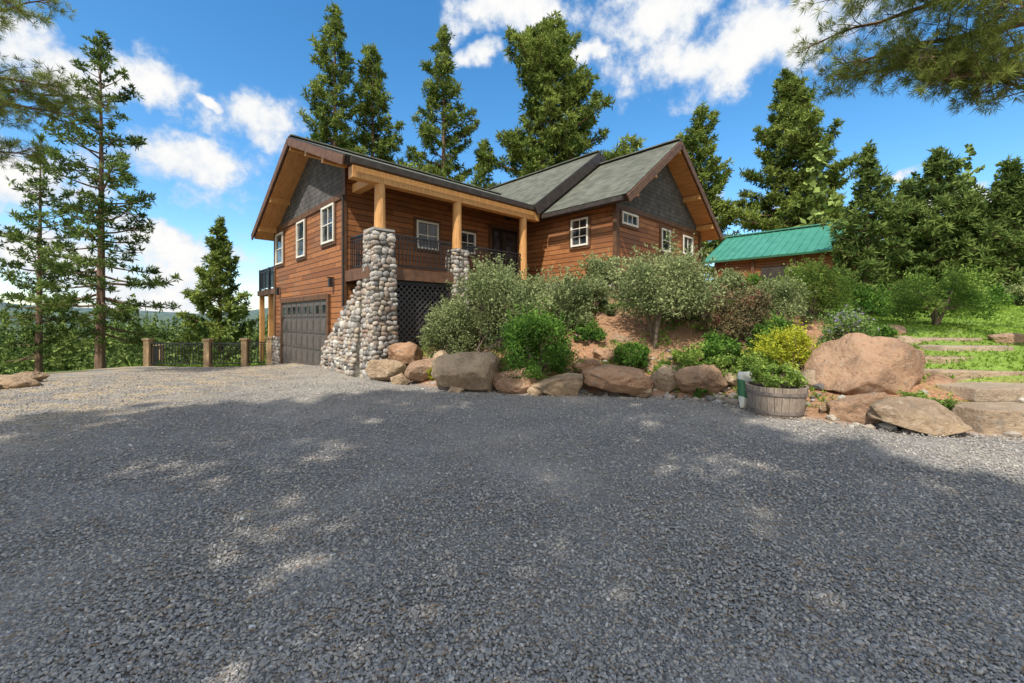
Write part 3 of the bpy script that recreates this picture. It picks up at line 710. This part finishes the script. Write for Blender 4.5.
wl.poly([(13.6,-4.5,1),(13.6,8,1),(13.6,8,5.9),(13.6,-4.5,5.5)],S)
wl.poly([(13.6,8,-1),(5,8,-1),(5,8,5.6),(6.5,8,5.85),(10.15,8,8.5),(13.6,8,5.9)],S)
wl.poly([(5,8,-1),(5,7.25,-1),(5,7.25,5.5),(5,8,5.5)],S)
wl.poly([(7,-1.25,5.2),(13.6,-1.25,5.2),(13.6,-1.25,5.9),(10.15,-1.25,8.5),(7,-1.25,6.15)],G)
wl.obj('walls',house)
tr=MB(); T_=M['trim']
tr.box(-.06,-.003,-.02,.12,1.5,5.9,T_); tr.box(-.05,-.004,7.12,7.26,-.4,5.1,T_)
tr.box(-.05,-.005,.13,7.11,BELT-.09,BELT+.09,T_)
tr.box(6.93,6.995,-4.56,-4.42,2,5.5,T_); tr.box(7.0,7.12,-4.56,-4.505,2,5.5,T_)
tr.box(7.13,13.6,-4.55,-4.503,5.17,5.32,T_); tr.box(13.48,13.64,-4.552,-4.502,2,5.16,T_)
tr.box(6.94,6.994,-4.41,-.3,5.3,5.5,T_)
tr.obj('trim',house)
def roof(mb,p,th=.20,sh=.05):
    p=[Vector(q) for q in p]; c=sum(p,Vector())/4
    up=(p[1]-p[0]).cross(p[3]-p[0]).normalized()
    if up.z<0: up=-up; p=p[::-1]
    mb.hexa([q-up*sh for q in p],p,M['fascia'],mtop=M['roof'])
    q=[a+(c-a).normalized()*.035-up*(sh+.002) for a in p]
    mb.hexa([a-up*th for a in q],q,M['fascia'],mbot=M['soffit'])
rf=MB()
roof(rf,[(-.7,-1.62,5.65),(9.2,-1.62,5.65),(9.2,2.9,7.5),(-.7,2.9,7.5)])
roof(rf,[(-.7,2.9,7.5),(9.2,2.9,7.5),(9.2,7.75,5.03),(-.7,7.75,5.03)])
roof(rf,[(6.08,8.6,5.66),(6.08,-1.72,5.66),(10.15,-1.72,8.67),(10.15,8.6,8.67)],.30)
roof(rf,[(10.15,8.6,8.67),(10.15,-1.72,8.67),(14.2,-1.72,5.67),(14.2,8.6,5.67)],.30)
roof(rf,[(6.5,-1.3,5.39),(6.5,-5.2,5.39),(10.2,-5.2,8.11),(10.2,-1.3,8.11)])
roof(rf,[(10.2,-1.3,8.11),(10.2,-5.2,8.11),(14.2,-5.2,5.17),(14.2,-1.3,5.17)])
rf.beam((-.7,2.9,7.52),(8.8,2.9,7.52),.3,.04,M['roof']); rf.beam((10.15,-1.72,8.69),(10.15,8.6,8.69),.3,.04,M['roof']); rf.beam((10.2,-5.2,8.13),(10.2,-1.5,8.13),.3,.04,M['roof'])
rf.obj('roof',house)
rk=MB(); RK=M['rake']
def rakeb(p0,p1,h=.24,w=.05,mat=RK): rk.beam(p0,p1,w,h,mat,up=(0,0,1))
rakeb((-.735,2.9,7.33),(-.735,-1.6,5.485)); rakeb((-.735,2.9,7.33),(-.735,7.72,4.87))
rakeb((10.2,-5.235,7.93),(6.52,-5.235,5.22)); rakeb((10.2,-5.235,7.93),(14.18,-5.235,5.0))
rakeb((10.15,-1.76,8.42),(6.1,-1.76,5.44),.38,.05,M['fascia']); rakeb((10.15,-1.76,8.42),(14.18,-1.76,5.44),.38,.05,M['fascia'])
rk.box(-.6,6.0,-1.78,-1.66,5.43,5.58,M['fascia']); rk.box(6.36,6.47,-5.1,-1.8,5.18,5.32,M['fascia'])
rk.tube((-.1,.03,5.1),(-.1,.03,1.9),.035,.035,8,M['fascia'])
for (t,z) in [(2.9,7.18),(-.0,6.0),(1.4,6.58),(5.3,5.97),(6.9,5.15)]: rk.box(-.68,-.01,t-.07,t+.07,z-.12,z+.06,M['timber'])
for (a,z) in [(10.2,7.75),(8.4,6.45),(7.2,5.58),(12,6.42),(13.3,5.45)]: rk.box(a-.07,a+.07,-5.18,-4.51,z-.12,z+.06,M['timber'])
rk.obj('rake_boards',house)
def win_x(x0,tc,z0,z1,wd,nx=2,nz=2,frame=M['white']):
    mb=MB(); f=.06; a,b=tc-wd/2,tc+wd/2
    mb.box(x0-.02,x0-.004,a+.01,b-.01,z0+.01,z1-.01,M['glass'])
    for (p,q,r,s_) in ((a-f,a,z0-f,z1+f),(b,b+f,z0-f,z1+f)): mb.box(x0-.07,x0-.003,p,q,r,s_,frame)
    mb.box(x0-.07,x0-.003,a,b,z1,z1+f,frame); mb.box(x0-.09,x0-.003,a-.0,b+.0,z0-f,z0,frame)
    for i in range(1,nx): m_=a+(b-a)*i/nx; mb.box(x0-.045,x0-.021,m_-.012,m_+.012,z0,z1,frame)
    for i in range(1,nz): m_=z0+(z1-z0)*i/nz; mb.box(x0-.050,x0-.021,a,b,m_-.014,m_+.014,frame)
    g=.09
    mb.box(x0-.04,x0-.002,a-f-g,a-f-.002,z0-f-g,z1+f+g,T_); mb.box(x0-.04,x0-.002,b+f+.002,b+f+g,z0-f-g,z1+f+g,T_)
    mb.box(x0-.04,x0-.002,a-f,b+f,z1+f+.002,z1+f+g,T_); mb.box(x0-.05,x0-.002,a-f,b+f,z0-f-g,z0-f-.002,T_)
    return mb
def win_y(y0,ac,z0,z1,wd,**k):
    mb=win_x(y0,ac,z0,z1,wd,**k); mb.v=[(v[1],v[0],v[2]) for v in mb.v]; mb.f=[tuple(reversed(f)) for f in mb.f]; return mb
win_x(0,1.36,3.95,5.0,.9,nx=2,nz=2).obj('window_1',house)
win_x(0,3.9,3.78,4.95,.75,nx=1,nz=2).obj('window_2',house)
win_x(0,6.5,3.78,4.9,.85,nx=1,nz=2).obj('window_3',house)
win_y(0,2.69,3.9,4.7,.72,nx=2,nz=2).obj('window_4',house)
win_y(0,4.36,3.95,4.6,.6,nx=2,nz=2).obj('window_5',house)
win_x(7,-3.05,4.15,5.0,.62,nx=2,nz=3).obj('window_6',house)
win_y(-4.5,7.8,4.75,5.05,.9,nx=3,nz=1).obj('window_7',house)
win_y(-4.5,10.4,4.15,4.9,.6,nx=1,nz=2).obj('window_8',house)
win_y(-4.5,12.35,4.25,4.9,.8,nx=2,nz=1).obj('window_9',house)
dm_=MB(); dm_.box(5.5,6.85,-.05,-.004,2.9,5.0,M['black']); dm_.box(5.62,5.85,-.07,-.051,3.05,4.9,M['glass']); dm_.box(6.0,6.72,-.09,-.052,2.95,4.9,M['fascia'])
dm_.box(6.2,6.52,-.11,-.091,3.9,4.7,M['glass']); dm_.box(5.38,5.49,-.07,-.003,2.9,5.1,T_); dm_.box(5.5,6.9,-.08,-.003,5.02,5.14,T_)
dm_.obj('entry_door',house)
gd=MB(); D_=M['door']; t0,t1,z0,z1=1.35,6.05,-.3,2.15
gd.box(-.04,-.004,t0,t1,z0,z1,D_)
for r in range(4):
    for c in range(8):
        a=t0+(t1-t0)*(c+.08)/8; b=t0+(t1-t0)*(c+.92)/8; zz0=.02+r*.533; zz1=zz0+.45
        if r==3:
            gd.box(-.06,-.041,a,b,zz0,zz1,D_); gd.box(-.067,-.061,a+.07,b-.07,zz0+.09,zz1-.09,M['glass'])
        else:
            gd.box(-.058,-.041,a,b,zz0,zz1,D_); gd.box(-.070,-.059,a+.06,b-.06,zz0+.07,zz1-.07,D_)
for r in (1,2,3): gd.box(-.045,-.0395,t0,t1,r*.533-.035,r*.533-.02,M['black'])
gd.box(-.09,-.003,t0-.14,t0-.002,-.3,2.3,T_); gd.box(-.09,-.003,t1+.002,t1+.14,-.3,2.3,T_); gd.box(-.1,-.003,t0,t1,2.153,2.32,T_)
gd.obj('garage_door',house,.006)
lm=MB()
for t in (.95,6.5):
    lm.box(-.16,-.06,t-.06,t+.06,2.5,2.75,M['black']); lm.box(-.2,-.003,t-.03,t+.03,2.76,2.8,M['black'])
lm.obj('wall_lamps',house)
dk=MB()
dk.box(.02,6.98,-1.55,-.003,2.74,2.9,T_); dk.box(-.06,.018,-1.6,-.03,2.6,2.91,M['rake']); dk.box(.02,6.3,-1.63,-1.552,2.6,2.91,M['rake'])
dk.obj('porch_deck',house)
bm_=MB(); TM=M['timber']
bm_.box(-.5,6.5,-1.58,-1.32,5.13,5.44,TM); bm_.box(.15,.4,-1.3,-.01,5.2,5.44,TM)
for a in np.arange(.9,6.4,.9): bm_.beam((a,-1.5,5.49),(a,-.03,6.02),.1,.14,TM)
for a,zz in ((.3,3.8),(2.85,3.7),(5.76,2.9)):
    bm_.tube((a,-1.45,zz),(a,-1.45,5.14),.15,.135,14,TM)
bm_.obj('porch_posts_and_beams',house,.01)
rl=MB(); B_=M['black']
def rail(p0,p1,zf,h=.94,step=.115,mb=None):
    mb=mb or rl; p0=Vector(p0);p1=Vector(p1); L=(p1-p0).length; n=int(L/step)
    mb.beam((*p0,zf+h),(*p1,zf+h),.06,.045,B_); mb.beam((*p0,zf+.1),(*p1,zf+.1),.04,.035,B_); mb.beam((*p0,zf+h-.1),(*p1,zf+h-.1),.03,.025,B_)
    for i in range(n+1):
        q=p0+(p1-p0)*(i/n); mb.beam((*q,zf+.1),(*q,zf+h),.022,.022,B_)
rail((.62,-1.47),(2.58,-1.47),2.9); rail((3.12,-1.47),(5.6,-1.47),2.9); rail((.08,-1.05),(.08,-.1),2.9)
rl.obj('porch_railing',house)
lt=MB()
lt.poly([(.6,-.9,.0),(6.2,-.9,.0),(6.2,-.9,2.6),(.6,-.9,2.6)],M['fascia'])  # dark backing sheet, its colour stands in for deep shade under the deck
def clip(a0,z0,a1,z1):
    if a0>a1: a0,z0,a1,z1=a1,z1,a0,z0
    if a1<.62 or a0>2.5: return None
    if a0<.62: z0+=(z1-z0)*(.62-a0)/(a1-a0); a0=.62
    if a1>2.5: z1=z0+(z1-z0)*(2.5-a0)/(a1-a0); a1=2.5
    return a0,z0,a1,z1
for i in range(-14,46):
    x=.6+i*.17
    for sg in (1,-1):
        a0=x;a1=x+1.85
        if sg<0: a0,a1=a1,a0
        c=clip(a0,.75,a1,2.6)
        if c and abs(c[2]-c[0])>.05: lt.beam((c[0],-1.46-(.012 if sg>0 else 0),c[1]),(c[2],-1.46-(.012 if sg>0 else 0),c[3]),.01,.035,M['lattice'])
lt.box(.6,2.5,-1.49,-1.44,2.5,2.6,B_); lt.box(.6,2.5,-1.49,-1.44,.7,.8,B_)
lt.obj('lattice_skirt',house)
def stonework(name,faces,parent,seed=1):
    rng=R0(seed);Vs=[];Ts=[];va=[];off=0
    for (o,uv,wd,hf,nv) in faces:
        o=np.array(o,float);uv=np.array(uv,float);nv=np.array(nv,float); z=0.0
        while z<max(hf(0),hf(wd)):
            rh=rng.uniform(.09,.17); u_=rng.uniform(-.08,0)
            while u_<wd:
                sw=rng.uniform(.11,.26); uc=min(max(u_+sw/2,.04),wd-.04)
                if z+rh*.5<hf(uc):
                    v=ICO2.copy(); v=np.sign(v)*np.abs(v)**.75
                    v*=(1+rng.uniform(-.1,.1,(len(v),1))); k_=rng.uniform(.85,1.2)
                    an=rng.uniform(-.45,.45); a=v[:,0]*sw*.50;b=v[:,2]*rh*.54*k_; a,b=a*math.cos(an)-b*math.sin(an),a*math.sin(an)+b*math.cos(an)
                    q=o+uv*(uc+a)[:,None]+np.array([0,0,1.])*(z+rh/2+rng.uniform(-.03,.03)+b)[:,None]+nv*(v[:,1]*rng.uniform(.04,.07)+rng.uniform(-.01,.015))[:,None]
                    Vs.append(q);Ts.append(ICF2+off);off+=len(v);va.append(np.full(len(v),rng.rand()))
                u_+=sw
            z+=rh*.95
    me=fastmesh(name,np.concatenate(Vs),np.concatenate(Ts),[M['stone']],var=np.concatenate(va),smooth=True)
    ob=link(bpy.data.objects.new(name,me)); ob.parent=parent; return ob
def pil(a,t,w0,w1,z0,z1,seed,nm):
    mb=MB(); h0=w0/2-.02;h1=w1/2-.02
    mb.hexa([(a-h0,t-h0,z0),(a+h0,t-h0,z0),(a+h0,t+h0,z0),(a-h0,t+h0,z0)],[(a-h1,t-h1,z1),(a+h1,t-h1,z1),(a+h1,t+h1,z1),(a-h1,t+h1,z1)],M['mortar'])
    mb.box(a-w1/2-.04,a+w1/2+.04,t-w1/2-.04,t+w1/2+.04,z1+.002,z1+.06,M['concrete'])
    mb.obj(nm+'_core',house)
    H_=z1-z0; fs=[]; NL=5
    for i in range(NL):
        za=z0+H_*i/NL;zb=z0+H_*(i+1)/NL
        zm=(za+zb)/2; h=(w0+(w1-w0)*(zm-z0)/H_)/2; f=lambda u,hh=zb-za:hh
        fs+= [((a-h,t-h,za),(1,0,0),2*h,f,(0,-1,0)),((a-h,t-h,za),(0,1,0),2*h,f,(-1,0,0)),((a+h,t-h,za),(0,1,0),2*h,f,(1,0,0)),((a-h,t+h,za),(1,0,0),2*h,f,(0,1,0))]
    stonework(nm,fs,house,seed=seed)
pil(.28,-1.45,.70,.52,-.1,3.85,1,'stone_pillar_1'); pil(2.85,-1.45,.46,.42,1.0,3.6,2,'stone_pillar_2')
ww=MB()
ww.hexa([(-.30,-1.1,-.2),(-.2,1.1,-.2),(.0,1.1,-.2),(.0,-1.1,-.2)],[(-.06,-1.1,2.5),(-.04,1.1,.75),(.0,1.1,.75),(.0,-1.1,2.5)],M['mortar'])
ww.obj('stone_wing_core',house)
fs=[]
for (za,zb,ax) in ((-.1,.4,-.28),(.4,.9,-.22),(.9,1.4,-.17),(1.4,2.0,-.12),(2.0,2.6,-.08)):
    fs.append(((ax,-1.1,za),(0,1,0),2.22,(lambda u,za=za,zb=zb:min(zb-za,max(0,2.6-.85*u-za))),(-1,0,0)))
fs.append(((-.26,1.14,-.1),(1,0,0),.24,lambda u:.85,(0,1,0)))
stonework('stone_wing',fs,house,seed=9)
stonework('stone_base',[((-.08,6.25,-.4),(0,1,0),1.0,lambda u:1.2,(-1,0,0))],house,seed=12)
stonework('stone_foundation',[((7,-4.56,1.6),(1,0,0),6.6,lambda u:1.15,(0,-1,0)),((6.94,-4.5,1.6),(0,1,0),4.3,lambda u:1.15,(-1,0,0))],house,seed=15)
bl=MB(); bl.box(.1,4,7.27,10.6,2.62,2.86,M['rake'])
for (a,t) in ((.25,10.4),(3.8,10.4),(.25,8.9)): bl.box(a-.09,a+.09,t-.09,t+.09,-1.2,2.62,TM)
for (a,t) in ((.2,10.5),(.2,8.9)): bl.box(a-.05,a+.05,t-.05,t+.05,2.87,3.85,B_)
rail((.18,7.4),(.18,10.5),2.86,mb=bl); rail((.18,10.5),(3.9,10.5),2.86,mb=bl)
bl.obj('balcony',house)

# ------------------------------------------------------------------ fence
fn=MB(); WP=simple('weathered_wood',(.30,.20,.11),(.44,.31,.18),6,.75,.3,(4,4,.6))
fp=[(-14.9,17.2),(-12.45,17.2),(-10.95,17.25),(-9.95,17.3)]
for (x,y) in fp+[(-15.6,18.6)]:
    z=H1(x,y); fn.box(x-.11,x+.11,y-.11,y+.11,z-.4,z+1.08,WP); fn.box(x-.15,x+.15,y-.15,y+.15,z+1.082,z+1.15,WP)
for i in range(3):
    a=fp[i];b=fp[i+1]; rail((a[0]+.14,a[1]),(b[0]-.14,b[1]),(H1(*a)+H1(*b))/2+.03,.92,mb=fn)
rail((-15.0,17.4),(-15.55,18.5),H1(-15.2,18)+.03,.92,mb=fn)
fn.obj('metal_fence')

# ------------------------------------------------------------------ green-roof barn
barn=empty('green_roof_barn',(11.5,25.3,0),ANG)
bz=H1(13,24)-.3
GM=simple('green_metal_roof',(.05,.21,.145),(.07,.27,.19),2,.4,.05,spec=.5)
b=MB(); BL=-6.6
b.poly([(.5,BL,bz),(.5,-.5,bz),(.5,-.5,4.95),(.5,BL,4.95)],M['siding']); b.poly([(.5,BL,bz),(7.7,BL,bz),(7.7,BL,4.95),(4.1,BL,6.8),(.5,BL,4.95)],M['siding'])
b.poly([(.5,-.5,bz),(7.7,-.5,bz),(7.7,-.5,4.95),(4.1,-.5,6.8),(.5,-.5,4.95)],M['siding']); b.poly([(7.7,BL,bz),(7.7,-.5,bz),(7.7,-.5,4.95),(7.7,BL,4.95)],M['siding'])
for t in (-.6,-2.6,-4.6,-6.4): b.box(.36,.497,t-.08,t+.08,bz,4.85,M['rake'])
b.box(.42,.497,-4.3,-3.0,bz+.2,bz+2.2,M['fascia'])
b.obj('walls',barn)
r=MB()
def rs(p):
    p=[Vector(q) for q in p]; up=(p[1]-p[0]).cross(p[3]-p[0]).normalized()
    if up.z<0: up=-up
    r.hexa([q-up*.12 for q in p],p,GM,mbot=M['rake'])
    n=18
    for i in range(n+1):
        f=i/n; a=p[0].lerp(p[1],f)+up*.02; c=p[3].lerp(p[2],f)+up*.02; r.beam(a,c,.04,.05,GM,up=up)
rs([(0,0,5.0),(0,-7.1,5.0),(4.1,-7.1,7.0),(4.1,0,7.0)]); rs([(8.2,0,5.0),(8.2,-7.1,5.0),(4.1,-7.1,7.0),(4.1,0,7.0)])
r.beam((4.1,0,7.05),(4.1,-7.1,7.05),.4,.06,GM)
r.obj('roof',barn)

# ------------------------------------------------------------------ barrel planter
bx,by=4.24,6.75; bz=0.0
bp=empty('barrel_planter',(bx,by,bz))
BW=simple('barrel_wood',(.22,.17,.13),(.36,.30,.24),9,.85,.4,(5,5,.6)); HM=simple('hoop_metal',(.12,.10,.09),(.22,.18,.16),12,.6,.2)
mb=MB(); n=26; Hh=.46
def rr(z): return .36+.075*(z/Hh)**.8
for i in range(n):
    a0=2*pi*(i+.03)/n;a1=2*pi*(i+.97)/n
    for k in range(4):
        za=Hh*k/4;zb=Hh*(k+1)/4
        q_=lambda z:[(rr(z)*math.cos(a0),rr(z)*math.sin(a0),z),(rr(z)*math.cos(a1),rr(z)*math.sin(a1),z),((rr(z)-.03)*math.cos(a1),(rr(z)-.03)*math.sin(a1),z),((rr(z)-.03)*math.cos(a0),(rr(z)-.03)*math.sin(a0),z)]
        mb.hexa(q_(za),q_(zb),BW)
mb.poly([(.40*math.cos(2*pi*i/24),.40*math.sin(2*pi*i/24),Hh-.06) for i in range(24)],simple('potting_soil',(.03,.02,.014),(.07,.05,.035),20,.95,.6))
mb.obj('staves',bp)
hb=MB()
for zc in (.07,.36):
    for i in range(48):
        a0=2*pi*i/48;a1=2*pi*(i+1)/48; r_=rr(zc)+.006; f=lambda a,z,q:((r_+q)*math.cos(a),(r_+q)*math.sin(a),z)
        hb.hexa([f(a0,zc-.022,0),f(a1,zc-.022,0),f(a1,zc-.022,.006),f(a0,zc-.022,.006)],[f(a0,zc+.022,0),f(a1,zc+.022,0),f(a1,zc+.022,.006),f(a0,zc+.022,.006)],HM)
hb.obj('hoops',bp)
s_=shrub('barrel_plants',0,1,.86,.42,'leafC',240,4500,.032,24,z=0); s_.name='plants'; s_.parent=bp; s_.location=(0,0,Hh-.06)

# ------------------------------------------------------------------ soil bag
m,nt,out=newmat('bag_plastic'); N=NT(nt); o=N.obj(); sp=N.n('ShaderNodeSeparateXYZ'); N.l(o,sp.inputs[0])
wob=N.math('ADD',sp.outputs[2],N.math('MULTIPLY',sp.outputs[0],.5))
c=N.mix(N.ss(wob,.40,.42),(.035,.16,.06),(.60,.60,.52)); c=N.mix(N.ss(wob,.13,.12),c,(.60,.60,.52))
N.pbsdf(out,c,.35,N.bump(N.noise(o,9,3),.5,.02),0,.5)
nu,nv=26,22; Vv=[]
for j in range(nv+1):
    v_=j/nv; zz=v_*.62; th_=.11*math.sin(pi*min(1,max(0,v_*.93+.04)))**.55; ww_=.155*(1-.1*(v_>.93)) 
    for i in range(nu):
        a=2*pi*i/nu; c_,s2=math.cos(a),math.sin(a)
        wr=1+.06*noise.noise(Vector((c_*2,s2*2,v_*6)))
        Vv.append((np.sign(c_)*abs(c_)**.7*ww_*wr, s2*th_*wr+.05*v_, zz+.012*math.sin(a*2+v_*3)))
Qs=[[j*nu+i,j*nu+(i+1)%nu,(j+1)*nu+(i+1)%nu,(j+1)*nu+i] for j in range(nv) for i in range(nu)]
me=fastmesh('soil_bag',np.array(Vv),np.zeros((0,3)),[m],Q=np.array(Qs),smooth=True); o=link(bpy.data.objects.new('soil_bag',me)); o.location=(4.02,7.15,.0); o.rotation_euler=(-.08,.06,.25)

scene.view_settings.view_transform='Standard'; scene.view_settings.look='None'; scene.view_settings.exposure=0
print('faces',sum(len(o.data.polygons) for o in scene.objects if o.type=='MESH'))
